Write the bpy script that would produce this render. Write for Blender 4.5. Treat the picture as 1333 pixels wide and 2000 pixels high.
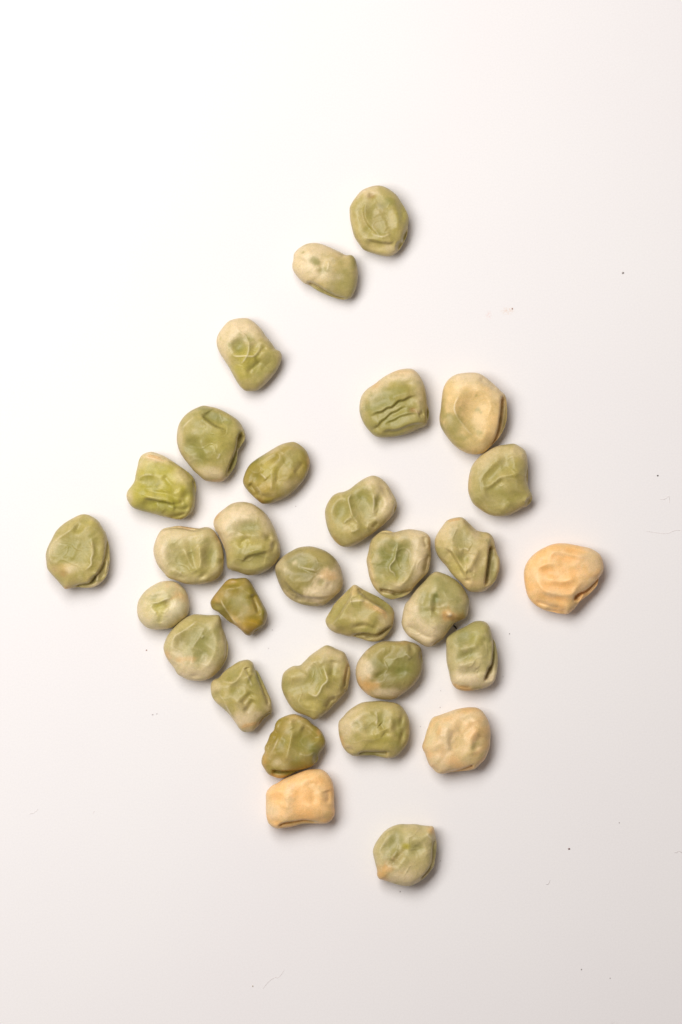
import bpy, math, random
import numpy as np

for o in list(bpy.data.objects):
    bpy.data.objects.remove(o)
scene = bpy.context.scene
col = scene.collection

# ------------------------------------------------------------------ camera
S = 8.0e-3 / 130.0          # metres per photograph pixel on the table (a pea is about 8 mm)
D = 0.55                    # camera height above the table, looking straight down
cam_data = bpy.data.cameras.new("camera")
cam_data.sensor_fit = 'VERTICAL'
cam_data.sensor_height = 36.0
cam_data.lens = 36.0 * D / (2000 * S)
cam_data.clip_start = 0.01
cam_data.clip_end = 20.0
cam = bpy.data.objects.new("camera", cam_data)
cam.location = (0, 0, D)
cam.rotation_euler = (0, 0, 0)
col.objects.link(cam)
scene.camera = cam
cam_data.dof.use_dof = True
cam_data.dof.focus_distance = D - 0.0042
cam_data.dof.aperture_fstop = 22.0

# ------------------------------------------------------------------ light
world = bpy.data.worlds.new("World")
scene.world = world
world.use_nodes = True
bgn = world.node_tree.nodes["Background"]
bgn.inputs[0].default_value = (1.0, 0.86, 0.82, 1)
bgn.inputs[1].default_value = 0.19

def strip_light(name, azim, elev, dist, target, length, width, power, color):
    """a long soft light, its length square to the direction it shines"""
    import mathutils
    d = bpy.data.lights.new(name, 'AREA')
    d.shape = 'RECTANGLE'
    d.size, d.size_y = length, width
    d.energy = power
    d.color = color
    o = bpy.data.objects.new(name, d)
    a, e = math.radians(azim), math.radians(elev)
    v = mathutils.Vector((-math.cos(a) * math.cos(e), math.sin(a) * math.cos(e), math.sin(e)))
    o.location = mathutils.Vector(target) + v * dist
    o.rotation_euler = (-v).to_track_quat('-Z', 'Y').to_euler()
    col.objects.link(o)

strip_light("soft_strip_light", 40, 62, 0.28, (0.004, 0.000, 0), 0.28, 0.13, 0.985, (1.0, 0.985, 0.972))  # unseen soft light from upper left, stretched long to shape the board's brightness falloff

vs = scene.view_settings
vs.view_transform = 'Standard'
vs.look = 'None'
vs.exposure = 0.0
vs.gamma = 1.0
vs.use_curve_mapping = False
try:
    scene.cycles.use_denoising = True
    scene.cycles.max_bounces = 6
except Exception:
    pass

# ------------------------------------------------------------------ helpers
def lin(c):
    c = np.array(c, float) / 255.0
    return np.where(c <= 0.04045, c / 12.92, ((c + 0.055) / 1.055) ** 2.4)

def tag(o, label, cat, group=None):
    o["label"] = label
    o["category"] = cat
    if group:
        o["group"] = group

def px_world(px, py, z=0.0):
    k = (D - z) / D
    return ((px - 666.5) * S * k, (1000.0 - py) * S * k, z)

def smooth01(x):
    x = np.clip(x, 0, 1)
    return x * x * (3 - 2 * x)

# ------------------------------------------------------------------ materials
def table_material():
    m = bpy.data.materials.new("white_board")
    m.use_nodes = True
    nt = m.node_tree
    bs = nt.nodes["Principled BSDF"]
    bs.inputs["Roughness"].default_value = 0.55
    bs.inputs["Specular IOR Level"].default_value = 0.25
    tc = nt.nodes.new("ShaderNodeTexCoord")
    n1 = nt.nodes.new("ShaderNodeTexNoise"); n1.inputs["Scale"].default_value = 26.0; n1.inputs["Detail"].default_value = 4
    n2 = nt.nodes.new("ShaderNodeTexNoise"); n2.inputs["Scale"].default_value = 5200.0; n2.inputs["Detail"].default_value = 2
    r1 = nt.nodes.new("ShaderNodeValToRGB")
    r1.color_ramp.elements[0].position = 0.3; r1.color_ramp.elements[0].color = (0.842, 0.812, 0.806, 1)
    r1.color_ramp.elements[1].position = 0.7; r1.color_ramp.elements[1].color = (0.858, 0.836, 0.822, 1)
    nt.links.new(tc.outputs["Object"], n1.inputs["Vector"]); nt.links.new(tc.outputs["Object"], n2.inputs["Vector"])
    nt.links.new(n1.outputs["Fac"], r1.inputs["Fac"])
    cur = r1.outputs["Color"]
    mxg = nt.nodes.new("ShaderNodeMix"); mxg.data_type = 'RGBA'; mxg.blend_type = 'MULTIPLY'
    rg = nt.nodes.new("ShaderNodeValToRGB")
    rg.color_ramp.elements[0].position = 0.25; rg.color_ramp.elements[0].color = (0.955, 0.955, 0.955, 1)
    rg.color_ramp.elements[1].position = 0.75; rg.color_ramp.elements[1].color = (1, 1, 1, 1)
    nt.links.new(n2.outputs["Fac"], rg.inputs["Fac"])
    mxg.inputs["Factor"].default_value = 1.0
    nt.links.new(cur, mxg.inputs["A"]); nt.links.new(rg.outputs["Color"], mxg.inputs["B"])
    cur = mxg.outputs["Result"]
    # two faint smudges on the board
    for (px, py, rx, ry, c, st) in ((992, 607, 15, 9, (0.76, 0.58, 0.46, 1), 0.75), (955, 616, 7, 10, (0.80, 0.56, 0.50, 1), 0.55),
                                    (1200, 2000, 9, 6, (0.55, 0.50, 0.48, 1), 0.4)):
        x, y, _ = px_world(px, py)
        sub = nt.nodes.new("ShaderNodeVectorMath"); sub.operation = 'SUBTRACT'; sub.inputs[1].default_value = (x, y, 0)
        mul = nt.nodes.new("ShaderNodeVectorMath"); mul.operation = 'MULTIPLY'; mul.inputs[1].default_value = (1 / (rx * S), 1 / (ry * S), 0)
        ln = nt.nodes.new("ShaderNodeVectorMath"); ln.operation = 'LENGTH'
        nz = nt.nodes.new("ShaderNodeTexNoise"); nz.inputs["Scale"].default_value = 4200; nz.inputs["Detail"].default_value = 3
        nt.links.new(tc.outputs["Object"], nz.inputs["Vector"])
        nt.links.new(tc.outputs["Object"], sub.inputs[0]); nt.links.new(sub.outputs[0], mul.inputs[0]); nt.links.new(mul.outputs[0], ln.inputs[0])
        mr = nt.nodes.new("ShaderNodeMapRange"); mr.inputs["From Min"].default_value = 0.1; mr.inputs["From Max"].default_value = 1.1
        mr.inputs["To Min"].default_value = st; mr.inputs["To Max"].default_value = 0.0
        nt.links.new(ln.outputs["Value"], mr.inputs["Value"])
        mm = nt.nodes.new("ShaderNodeMath"); mm.operation = 'MULTIPLY'
        r = nt.nodes.new("ShaderNodeMapRange"); r.inputs["From Min"].default_value = 0.42; r.inputs["From Max"].default_value = 0.62
        nt.links.new(nz.outputs["Fac"], r.inputs["Value"])
        nt.links.new(mr.outputs["Result"], mm.inputs[0]); nt.links.new(r.outputs["Result"], mm.inputs[1])
        mx = nt.nodes.new("ShaderNodeMix"); mx.data_type = 'RGBA'
        nt.links.new(mm.outputs[0], mx.inputs["Factor"]); nt.links.new(cur, mx.inputs["A"]); mx.inputs["B"].default_value = c
        cur = mx.outputs["Result"]
    nt.links.new(cur, bs.inputs["Base Color"])
    b = nt.nodes.new("ShaderNodeBump"); b.inputs["Strength"].default_value = 0.10; b.inputs["Distance"].default_value = 0.00003
    nt.links.new(n2.outputs["Fac"], b.inputs["Height"]); nt.links.new(b.outputs["Normal"], bs.inputs["Normal"])
    return m

def pea_material():
    m = bpy.data.materials.new("dried_pea_skin")
    m.use_nodes = True
    nt = m.node_tree
    bs = nt.nodes["Principled BSDF"]
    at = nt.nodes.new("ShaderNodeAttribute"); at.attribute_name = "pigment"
    tc = nt.nodes.new("ShaderNodeTexCoord")
    n1 = nt.nodes.new("ShaderNodeTexNoise"); n1.inputs["Scale"].default_value = 1500.0; n1.inputs["Detail"].default_value = 5; n1.inputs["Roughness"].default_value = 0.62
    n2 = nt.nodes.new("ShaderNodeTexNoise"); n2.inputs["Scale"].default_value = 7500.0; n2.inputs["Detail"].default_value = 3
    for n in (n1, n2):
        nt.links.new(tc.outputs["Object"], n.inputs["Vector"])
    r1 = nt.nodes.new("ShaderNodeValToRGB")
    r1.color_ramp.elements[0].position = 0.30; r1.color_ramp.elements[0].color = (0.875, 0.885, 0.82, 1)
    r1.color_ramp.elements[1].position = 0.70; r1.color_ramp.elements[1].color = (1.05, 1.03, 1.06, 1)
    nt.links.new(n1.outputs["Fac"], r1.inputs["Fac"])
    mx = nt.nodes.new("ShaderNodeMix"); mx.data_type = 'RGBA'; mx.blend_type = 'MULTIPLY'; mx.inputs["Factor"].default_value = 1.0
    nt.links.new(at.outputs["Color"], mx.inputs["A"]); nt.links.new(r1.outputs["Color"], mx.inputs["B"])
    r2 = nt.nodes.new("ShaderNodeValToRGB")
    r2.color_ramp.elements[0].position = 0.25; r2.color_ramp.elements[0].color = (0.86, 0.86, 0.83, 1)
    r2.color_ramp.elements[1].position = 0.75; r2.color_ramp.elements[1].color = (1.07, 1.07, 1.07, 1)
    nt.links.new(n2.outputs["Fac"], r2.inputs["Fac"])
    mx2 = nt.nodes.new("ShaderNodeMix"); mx2.data_type = 'RGBA'; mx2.blend_type = 'MULTIPLY'; mx2.inputs["Factor"].default_value = 1.0
    nt.links.new(mx.outputs["Result"], mx2.inputs["A"]); nt.links.new(r2.outputs["Color"], mx2.inputs["B"])
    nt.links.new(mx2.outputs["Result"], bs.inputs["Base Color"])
    bs.inputs["Roughness"].default_value = 0.40
    bs.inputs["Specular IOR Level"].default_value = 0.36
    bs.inputs["Subsurface Weight"].default_value = 0.12
    bs.inputs["Subsurface Radius"].default_value = (1.0, 0.8, 0.35)
    bs.inputs["Subsurface Scale"].default_value = 0.0004
    ad = nt.nodes.new("ShaderNodeMath"); ad.operation = 'MULTIPLY_ADD'; ad.inputs[1].default_value = 0.35
    nt.links.new(n2.outputs["Fac"], ad.inputs[0]); nt.links.new(n1.outputs["Fac"], ad.inputs[2])
    b = nt.nodes.new("ShaderNodeBump"); b.inputs["Strength"].default_value = 0.45; b.inputs["Distance"].default_value = 0.00006
    nt.links.new(ad.outputs[0], b.inputs["Height"]); nt.links.new(b.outputs["Normal"], bs.inputs["Normal"])
    return m

def plain_material(name, srgb, rough=0.7):
    m = bpy.data.materials.new(name)
    m.use_nodes = True
    nt = m.node_tree
    bs = nt.nodes["Principled BSDF"]
    c = lin(srgb)
    tc = nt.nodes.new("ShaderNodeTexCoord")
    n = nt.nodes.new("ShaderNodeTexNoise"); n.inputs["Scale"].default_value = 6000; n.inputs["Detail"].default_value = 3
    nt.links.new(tc.outputs["Object"], n.inputs["Vector"])
    r = nt.nodes.new("ShaderNodeValToRGB")
    r.color_ramp.elements[0].position = 0.3; r.color_ramp.elements[0].color = (*(c * 0.8), 1)
    r.color_ramp.elements[1].position = 0.7; r.color_ramp.elements[1].color = (*(c * 1.1), 1)
    nt.links.new(n.outputs["Fac"], r.inputs["Fac"]); nt.links.new(r.outputs["Color"], bs.inputs["Base Color"])
    bs.inputs["Roughness"].default_value = rough
    return m

MAT_TABLE = table_material()
MAT_PEA = pea_material()
MAT_SCAR = plain_material("seed_scar", (216, 178, 120), 0.6)
MAT_SPECK = {k: plain_material("speck_" + k, c) for k, c in dict(grey=(164, 156, 152), dark=(96, 86, 80), brown=(184, 146, 126), red=(116, 66, 62),
                                                            pale=(208, 202, 200), tan=(196, 184, 165)).items()}
MAT_FIBRE = {"pale": plain_material("pale_fibre", (226, 217, 214)), "dark": plain_material("dark_fibre", (38, 32, 32)), "grey": plain_material("grey_fibre", (188, 178, 176))}

# ------------------------------------------------------------------ the setting
def make_table():
    e = 0.9
    me = bpy.data.meshes.new("table_surface")
    me.from_pydata([(-e, -e, 0), (e, -e, 0), (e, e, 0), (-e, e, 0)], [], [(0, 1, 2, 3)])
    o = bpy.data.objects.new("table_surface", me)
    me.materials.append(MAT_TABLE)
    o["kind"] = "structure"
    o["label"] = "plain white board the peas lie on"
    col.objects.link(o)
make_table()

# ------------------------------------------------------------------ pea shapes
# colours as the dried skins show them (sRGB)
PAL = dict(K=(186, 169, 98), L=(204, 188, 132), G=(141, 138, 66), D=(112, 120, 54), Y=(188, 176, 72), C=(232, 210, 170), W=(240, 226, 194),
           T=(243, 206, 144), O=(222, 174, 108), P=(253, 206, 142), Q=(244, 180, 102), B=(164, 120, 66), M=(160, 136, 52), V=(164, 142, 64),
           X=(204, 164, 46), S=(220, 206, 156), U=(234, 202, 150), E=(206, 184, 124), H=(150, 134, 78))
PAL = {k: lin(v) for k, v in PAL.items()}

PEAS = [
 # 1
 dict(o=(660,350), base='K', n=2.7, label="khaki pea at the tip of the scatter, two round pits on its lower rim",
  out=[(64,10),(76,12),(88,19),(97,27),(104,38),(111,50),(116,63),(115,77),(113,92),(107,105),(100,116),(90,124),(80,126),(68,124),(54,120),(42,115),(34,105),(27,94),(23,80),(20,66),(19,52),(20,44),(27,32),(38,19),(50,13)],
  f=[('d',67,64,25,33,-17,-3.2),('s',4,1.6,[(46,40),(42,52),(46,70),(60,87),(70,95)][::-1]),('g',2.6,1.4,[(62,48),(70,62),(76,75),(78,90)]),('g',3,1.4,[(95,50),(98,65),(95,88)]),
     ('d',105,56,6,13,-10,-3),('g',2.2,1.6,[(52,88),(62,93),(75,95),(88,88)]),('s',3.4,2.4,[(95,101),(85,105),(70,104),(56,101),(44,98)]),('d',62,112,17,6,5,-1.6),
     ('d',100,109,4.5,8,25,-6),('d',110,93,4,9,15,-6),('g',2.5,2.0,[(93,100),(95,112),(92,122)]),('g',1.8,1.5,[(106,98),(103,104)]),('d',56,28,5,4,0,-1.2),('g',2,-1.2,[(24,55),(26,70),(30,82)])],
  c=[('C',48,17,17,9,-20,.75),('C',62,22,8,6,0,.4),('B',57,29,5,4,0,.45),('G',85,38,9,7,20,.65),('Y',105,58,8,12,0,.4),('H',47,52,7,12,0,.5),('H',68,70,18,22,-15,.35),('C',90,116,8,6,0,.4)]),
 # 2
 dict(o=(560,450), cr=.4, base='E', n=2.5, H=58, label="smooth waisted pea, cream at one end and olive at the other, one small dimple",
  out=[(45,20),(57,22),(70,27),(85,34),(97,40),(106,40),(112,46),(115,56),(117,68),(116,82),(113,95),(108,106),(101,112),(90,113),(78,110),(65,105),(50,98),(38,90),(28,86),(18,76),(11,66),(9,58),(11,46),(12,38),(20,29),(32,22)],
  f=[('s',4,8,[(102,111),(92,109),(80,106),(66,99),(55,92),(44,86),(30,82)]),('d',50,55,9,6,20,-.9),('d',57,66,6,7,10,-.9),('d',60,55,5,7,0,-.6),('g',1.8,1.0,[(68,50),(68,60),(65,70)]),
     ('g',1.5,.8,[(46,62),(50,64),(54,60)]),('d',92,48,16,9,25,-1.3),('g',4,.8,[(106,44),(108,58),(112,72)]),('g',3,1,[(25,50),(30,38),(40,32)]),('d',90,80,16,18,-20,-1.2)],
  c=[('C',32,50,36,36,0,.9),('C',55,32,25,10,20,.6),('G',95,90,28,30,0,.55),('G',110,50,8,14,0,.5),('G',49,53,9,6,20,.75),('G',58,67,7,6,0,.6),('C',60,78,14,8,0,.4),('G',55,99,18,4,30,.6)]),
 # 3
 dict(o=(410,610), base='K', n=2.4, H=60, label="long pea with a cream upper end and a glossy folded yellow-green middle",
  out=[(55,9),(64,10),(74,17),(84,27),(92,39),(101,50),(108,60),(115,64),(118,73),(115,84),(108,97),(100,107),(92,116),(84,123),(76,128),(64,129),(56,127),(48,119),(40,106),(33,93),(25,80),(17,68),(12,56),(11,44),(15,33),(23,22),(31,14),(43,10)],
  f=[('d',48,56,11,11,0,-2.8),('d',73,58,8,10,20,-2.2),('g',1.8,1.5,[(65,44),(65,58),(62,70),(56,80),(50,86)]),('g',1.8,1.8,[(34,66),(42,72),(58,72),(72,72),(80,63),(86,54)]),('g',2.2,-1.7,[(94,55),(86,62),(80,70),(72,77)]),
     ('g',2.2,-2.1,[(86,77),(79,84),(71,91),(60,101)]),('d',90,84,18,13,-40,-1.5),('d',76,102,13,10,-30,-.9),('g',2,-.8,[(102,78),(92,88),(84,96)]),('d',62,38,8,6,0,-1)],
  c=[('C',45,24,42,26,0,.92),('C',20,58,12,24,-20,.7),('Y',62,76,22,18,0,.55),('G',48,56,11,10,0,.7),('G',62,42,8,6,0,.4),('G',88,92,24,22,-30,.5),('Y',50,100,14,14,0,.4),('C',95,108,10,6,-45,.3)]),
 # 4
 dict(o=(690,705), cr=.4, base='K', n=2.7, H=60, label="green pea with a cream crown and long parallel creases across its lower half",
  out=[(88,12),(97,13),(105,19),(111,28),(117,42),(120,58),(121,70),(124,83),(122,98),(118,106),(108,110),(95,116),(80,121),(62,124),(45,125),(35,122),(26,114),(19,105),(13,93),(10,80),(11,66),(14,56),(22,46),(35,37),(48,27),(62,19),(75,14)],
  f=[('s',4,2.1,[(106,53),(100,57),(91,59),(82,64),(73,66),(63,75),(55,77),(46,83),(37,85),(25,92)]),('s',3,1.7,[(90,74),(80,76),(70,82),(62,85),(57,89),(52,94),(46,98),(40,105),(27,115)]),('s',2.6,1.3,[(108,86),(95,86),(85,88),(75,91),(67,96),(56,100),(50,106)]),
     ('g',2,-1.6,[(42,106),(34,110),(28,114)]),('s',4,2.2,[(120,101),(102,102),(90,105),(78,110),(68,113),(55,113),(44,118)]),('g',1.8,-2,[(106,89),(115,85)]),('d',96,80,6,3.5,0,-1.2),('g',2.8,1.6,[(58,63),(72,57),(95,51)]),
     ('d',56,36,10,6,0,-1.5),('d',88,38,8,5,0,-1.4),('d',45,68,14,8,-20,-1.5),('g',1.8,-1.2,[(20,60),(20,75),(22,95),(28,108)]),('d',122,86,3,9,0,-6),('g',1.6,-1,[(60,23),(80,22),(98,21)]),('g',2.5,1.6,[(104,60),(108,78),(104,92)])],
  c=[('C',82,21,42,13,-8,.9),('C',35,46,24,10,-35,.7),('C',14,72,6,28,0,.55),('O',80,18,18,4,0,.35),('O',36,41,8,4,-35,.45),('G',62,92,50,34,-10,.62),('D',45,68,18,9,-20,.35),('G',70,50,22,8,-10,.5),('B',96,80,6,4,0,.6),('C',108,60,8,20,0,.35)]),
 # 5
 dict(o=(850,720), cr=.35, base='T', n=2.8, H=66, label="large peach and green pea with one broad shallow hollow and a pale rim",
  out=[(45,7),(58,6),(70,7),(80,12),(90,20),(100,29),(108,37),(115,44),(117,55),(118,70),(117,84),(112,100),(105,112),(97,121),(88,130),(78,138),(64,140),(52,138),(40,132),(28,122),(17,108),(9,94),(7,80),(9,65),(11,45),(14,30),(21,18),(32,10)],
  f=[('s',4.5,9,[(109,38),(107,50),(106,62),(104,80),(101,98),(95,116),(84,133)]),('d',62,72,25,40,8,-3),('g',2.2,1.8,[(42,38),(33,55),(31,67),(36,80),(45,92),(54,103),(64,112)]),('g',2.4,1.3,[(58,36),(74,38),(85,50),(90,62),(86,74),(84,88)]),
     ('g',2,-2,[(72,13),(79,22),(89,28),(102,36)]),('d',60,62,14,18,0,-1.2),('d',112,75,4,24,0,-2),('g',3,1.2,[(84,98),(80,112),(70,120)])],
  c=[('C',55,14,42,12,0,.92),('C',86,28,24,14,35,.85),('C',98,46,10,10,0,.5),('T',66,62,30,34,0,.8),('T',88,90,20,44,0,.6),('G',28,96,20,24,0,.72),('G',12,68,6,24,0,.5),('H',113,86,6,36,8,.8),('K',50,122,30,14,0,.5),('K',55,100,12,12,0,.4)]),
 # 6
 dict(o=(900,860), base='K', n=2.5, H=62, label="olive pea with a bent finger-shaped dent, touching the large peach pea",
  out=[(70,7),(85,5),(92,7),(100,12),(106,18),(109,30),(110,45),(110,60),(110,72),(113,82),(117,90),(116,98),(110,106),(100,111),(88,118),(75,123),(60,124),(48,122),(38,117),(28,110),(20,103),(15,93),(12,82),(12,68),(14,55),(18,42),(26,31),(38,20),(50,13),(60,9)],
  f=[('g',6.5,-3.6,[(88,37),(70,41),(54,52),(44,62),(34,74)]),('g',2.4,1.2,[(70,26),(56,36),(45,47),(36,58),(30,70)]),('g',2.6,2.6,[(32,77),(45,75),(56,67),(66,60),(78,57),(91,55),(96,44)]),('g',4,-2.6,[(36,84),(50,78),(62,69),(74,64)]),
     ('d',58,96,28,14,-15,-1.6),('s',3,5,[(110,36),(107,50),(106,64),(110,76)]),('d',111,99,4,6,20,-4.5),('g',1.6,2,[(104,102),(107,95),(114,91)]),('g',3,1.2,[(82,98),(74,106),(66,118)]),('d',92,92,12,9,0,-1)],
  c=[('C',40,30,30,16,-40,.42),('C',95,20,14,10,30,.35),('G',60,90,44,26,0,.38),('G',66,46,24,9,-35,.3),('O',13,72,3,18,0,.3),('O',30,112,12,3,35,.3)]),
 # 7
 dict(o=(335,785), base='K', n=2.6, H=66, label="bright green pea with a deep dark hollow under its curled side",
  out=[(50,6),(62,7),(75,10),(88,16),(100,23),(110,31),(117,42),(121,53),(120,62),(115,70),(109,80),(108,92),(105,104),(98,115),(90,125),(82,130),(70,131),(58,129),(53,127),(45,120),(36,112),(28,102),(20,92),(13,80),(9,66),(9,52),(12,37),(20,24),(32,14)],
  f=[('s',5,3.4,[(48,18),(52,25),(60,32),(70,39),(78,43),(92,45)]),('d',70,25,17,9,22,-1.8),('d',34,72,13,12,0,-3),('d',50,96,8,13,-15,-2.4),('g',3,1.4,[(44,62),(52,75),(58,90),(62,100)]),('g',2.2,1.5,[(34,21),(36,26),(28,33),(18,44)]),
     ('d',63,71,8,6,0,-1.6),('s',4.5,9,[(117,46),(111,52),(108,60),(107,68),(104,80),(98,95),(93,108),(88,122)]),('d',113,60,4,9,10,-6),('g',1.6,-1,[(45,9),(65,11),(80,16),(94,22)]),('g',2,.5,[(74,93),(78,90),(80,84)]),('g',1.8,2,[(109,74),(108,80),(110,86)]),('d',92,34,10,5,15,-1.4),('d',50,40,8,5,0,-.9)],
  c=[('G',60,55,46,46,0,.42),('C',66,116,26,11,10,.6),('C',14,62,6,26,0,.45),('C',25,96,8,12,-40,.4),('D',70,23,24,9,20,.5),('D',44,80,18,22,0,.35),('O',70,128,16,2.5,0,.5),('Y',75,62,24,16,0,.35),('C',75,10,24,3,18,.4),('G',104,100,5,22,20,.6)]),
 # 8
 dict(o=(240,870), cr=.6, base='Y', n=2.6, H=64, label="yellow-green pea with a cream scarred top edge and crumpled lower folds",
  out=[(45,10),(55,12),(66,16),(78,23),(90,31),(100,38),(110,46),(117,55),(120,68),(119,82),(118,95),(115,105),(109,113),(100,119),(92,121),(80,119),(66,116),(52,112),(40,109),(28,106),(16,101),(9,92),(6,83),(8,74),(14,66),(19,58),(21,47),(24,34),(27,22),(33,14)],
  f=[('g',1.8,-1.8,[(34,19),(48,22),(62,26),(76,25)]),('g',2,-2,[(26,30),(30,24),(36,20)]),('g',3.5,1.8,[(82,36),(97,50),(106,64),(112,80)]),('d',60,38,18,8,0,-1.6),('g',2.6,-2,[(66,48),(76,60),(84,68),(92,78)]),('d',44,60,18,12,10,-2.2),
     ('g',2.2,-2,[(34,72),(52,76),(70,78),(82,82),(94,90)]),('s',3.2,2.6,[(88,97),(72,92),(60,90),(45,87),(33,84)]),('g',1.9,-2.4,[(82,102),(95,104),(110,102)]),('g',1.9,-3,[(76,117),(90,115),(106,110)]),('g',2.4,1.5,[(52,93),(62,101),(68,110)]),
     ('d',44,97,10,6,0,-2),('d',102,84,5,8,20,-2.2),('s',3,5,[(112,54),(117,70),(118,85),(116,97),(110,110)]),('g',2.2,1.6,[(27,60),(30,51),(42,48),(54,49)]),('d',16,82,5,10,20,-1.2),('g',2,-1.6,[(82,96),(92,95),(100,92)]),('g',1.8,-1.6,[(96,36),(106,45),(114,58)])],
  c=[('C',52,19,27,8,15,.85),('C',11,86,6,13,0,.7),('C',98,50,16,8,45,.5),('C',32,30,10,8,0,.35),('Y',55,80,40,30,0,.3),('G',62,100,40,12,8,.5),('G',44,60,14,10,0,.35),('O',56,23,18,2,10,.35),('G',112,70,6,20,0,.4)],
  scar=[(2.4,[(40,16.5),(52,18.5),(64,22)])]),
 # 9
 dict(o=(460,845), base='V', n=2.3, H=58, label="tan-green oval pea with a wavy lengthwise groove and a pit at its tapered end",
  out=[(90,15),(97,15),(106,20),(114,27),(119,36),(122,48),(120,60),(115,72),(108,82),(98,93),(88,102),(76,109),(65,113),(55,116),(44,116),(38,112),(30,105),(22,97),(15,88),(12,80),(14,70),(18,60),(24,51),(34,43),(45,36),(58,28),(70,21),(80,17)],
  f=[('g',3.6,-2.8,[(92,44),(80,51),(71,62),(69,75),(65,90)]),('d',92,38,14,9,-20,-1.2),('g',2.4,-2,[(112,48),(103,59),(96,68)]),('g',3,-2.2,[(72,35),(60,42),(50,49),(42,58)]),('g',2.6,1.6,[(28,54),(42,46),(60,35),(78,25)]),('g',1.6,-1,[(80,19),(95,19),(110,25)]),
     ('d',34,75,7,6,0,-2.2),('g',2,1.8,[(41,66),(47,72),(52,77)]),('g',2.2,-4,[(22,82),(29,90),(35,98),(38,106)]),('g',2.2,1.8,[(34,86),(40,94),(43,104)]),('d',52,105,9,4,10,-1.8),('g',2.6,1.2,[(80,82),(90,70),(100,56)]),('g',2.2,1.1,[(58,60),(60,76),(58,96)])],
  c=[('C',62,30,22,4,-32,.5),('K',75,70,44,36,-30,.55),('G',92,45,18,12,-20,.45),('G',36,45,14,5,-38,.5),('Y',55,62,16,14,0,.4),('C',85,88,16,10,-40,.3),('B',40,112,9,4,20,.5),('O',119,48,3,12,0,.4),('X',50,88,10,8,0,.25)]),
 # 10
 dict(o=(625,920), base='K', n=2.7, H=60, label="pear-shaped pea with two large hollows split by a thin pale ridge",
  out=[(85,7),(95,9),(104,15),(112,24),(118,35),(124,46),(126,54),(124,63),(119,72),(112,80),(104,88),(95,95),(85,103),(73,111),(62,118),(50,123),(40,124),(32,121),(24,114),(17,104),(12,92),(9,78),(8,66),(11,55),(16,46),(22,39),(30,35),(40,33),(50,28),(60,20),(72,12)],
  f=[('d',68,52,17,26,-12,-3.2),('d',35,65,12,15,10,-2.8),('d',51,83,8,6,0,-1.8),('g',1.7,2.2,[(55,34),(47,44),(49,58),(52,70),(56,77),(61,84),(64,94)]),('g',1.6,1.2,[(39,87),(43,80),(53,76)]),('g',1.8,1.4,[(48,99),(57,97),(65,92)]),
     ('d',96,52,6,12,10,-3),('g',2.2,1.6,[(87,36),(88,52),(87,68),(92,72)]),('g',2.5,1.6,[(90,72),(91,80),(84,87),(72,95)]),('d',105,32,4,10,-28,-1.8),('g',2,-1.6,[(112,25),(118,38),(122,46)]),('d',123,61,2.5,6,15,-4),('g',2,-2,[(86,94),(90,88),(96,84)]),
     ('g',1.8,-1,[(22,108),(30,114),(38,121)]),('d',72,42,10,10,0,-1)],
  c=[('G',35,65,13,15,0,.5),('G',68,48,18,22,-10,.5),('D',62,42,12,6,0,.2),('C',102,30,20,16,30,.55),('C',108,62,14,14,0,.6),('C',80,15,18,7,0,.45),('O',27,114,10,3,40,.3),('G',95,52,6,10,0,.3)]),
 # 11
 dict(o=(80,995), base='K', n=2.9, H=66, label="olive pea lying apart with a wide ridged hollow, a brown spot and a pitted side",
  out=[(65,8),(76,8),(87,13),(95,20),(101,30),(106,38),(109,48),(112,60),(113,72),(113,84),(111,95),(109,105),(103,115),(95,122),(85,127),(72,128),(60,127),(48,129),(40,130),(35,125),(28,117),(19,107),(11,97),(9,85),(8,74),(11,62),(18,48),(25,35),(36,24),(50,15)],
  f=[('d',52,65,31,27,-30,-3.6),('g',2,2,[(60,22),(50,33),(40,40),(30,47),(20,57),(16,68),(16,79),(22,86),(33,86)]),('g',2,2,[(83,44),(86,58),(87,70),(84,80),(84,89),(77,96),(68,102)]),('g',2.8,1.2,[(66,50),(58,66),(50,84)]),('d',72,18,8,8,0,-2.2),('d',62,31,4,6,20,-2.4),
     ('g',2.4,1.3,[(68,29),(80,27),(85,20),(82,13)]),('s',3.6,6,[(103,32),(107,46),(107,60),(105,74),(101,90),(95,100),(88,108),(80,118),(65,121),(46,126)]),('d',101,105,4.5,9,25,-5),('d',87,115,4.5,7,40,-5),('d',109,72,2.5,10,0,-3),('g',1.6,4,[(94,101),(92,110),(93,118)]),
     ('g',1.6,3,[(106,79),(109,90),(105,106)]),('d',92,62,5,14,0,-1.6),('g',2.2,-1.4,[(30,36),(30,46),(24,54)]),('d',30,98,8,6,0,-1)],
  c=[('G',50,65,28,24,-30,.42),('G',92,50,8,26,0,.35),('B',38,104,9,8,0,.55),('T',42,92,14,7,0,.4),('C',55,97,12,6,0,.4),('C',92,122,16,4,-20,.55),('O',42,128,8,3,0,.6),('C',22,60,6,18,30,.35),('Y',80,22,10,6,0,.3)]),
 # 12
 dict(o=(295,1005), base='L', n=2.7, H=60, label="pale green pea with three finger-like dents and a brown lip along its upper edge",
  out=[(43,18),(55,19),(68,21),(79,22),(88,20),(96,21),(104,27),(109,35),(114,45),(117,55),(119,67),(119,80),(118,92),(112,101),(103,108),(92,112),(78,114),(62,114),(50,111),(40,107),(28,103),(21,95),(12,84),(7,73),(4,60),(5,50),(9,38),(15,27),(22,22),(32,20)],
  f=[('s',2.6,4,[(16,28),(30,23),(45,23),(58,25),(70,27),(80,26)]),('d',44,72,14,23,-38,-2.8),('d',68,66,6,18,-12,-3.0),('d',97,65,10,20,0,-3),('g',2.6,2.6,[(54,56),(61,70),(68,84),(76,96)]),('g',2.8,3.0,[(80,46),(81,62),(82,80),(79,96)]),
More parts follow.
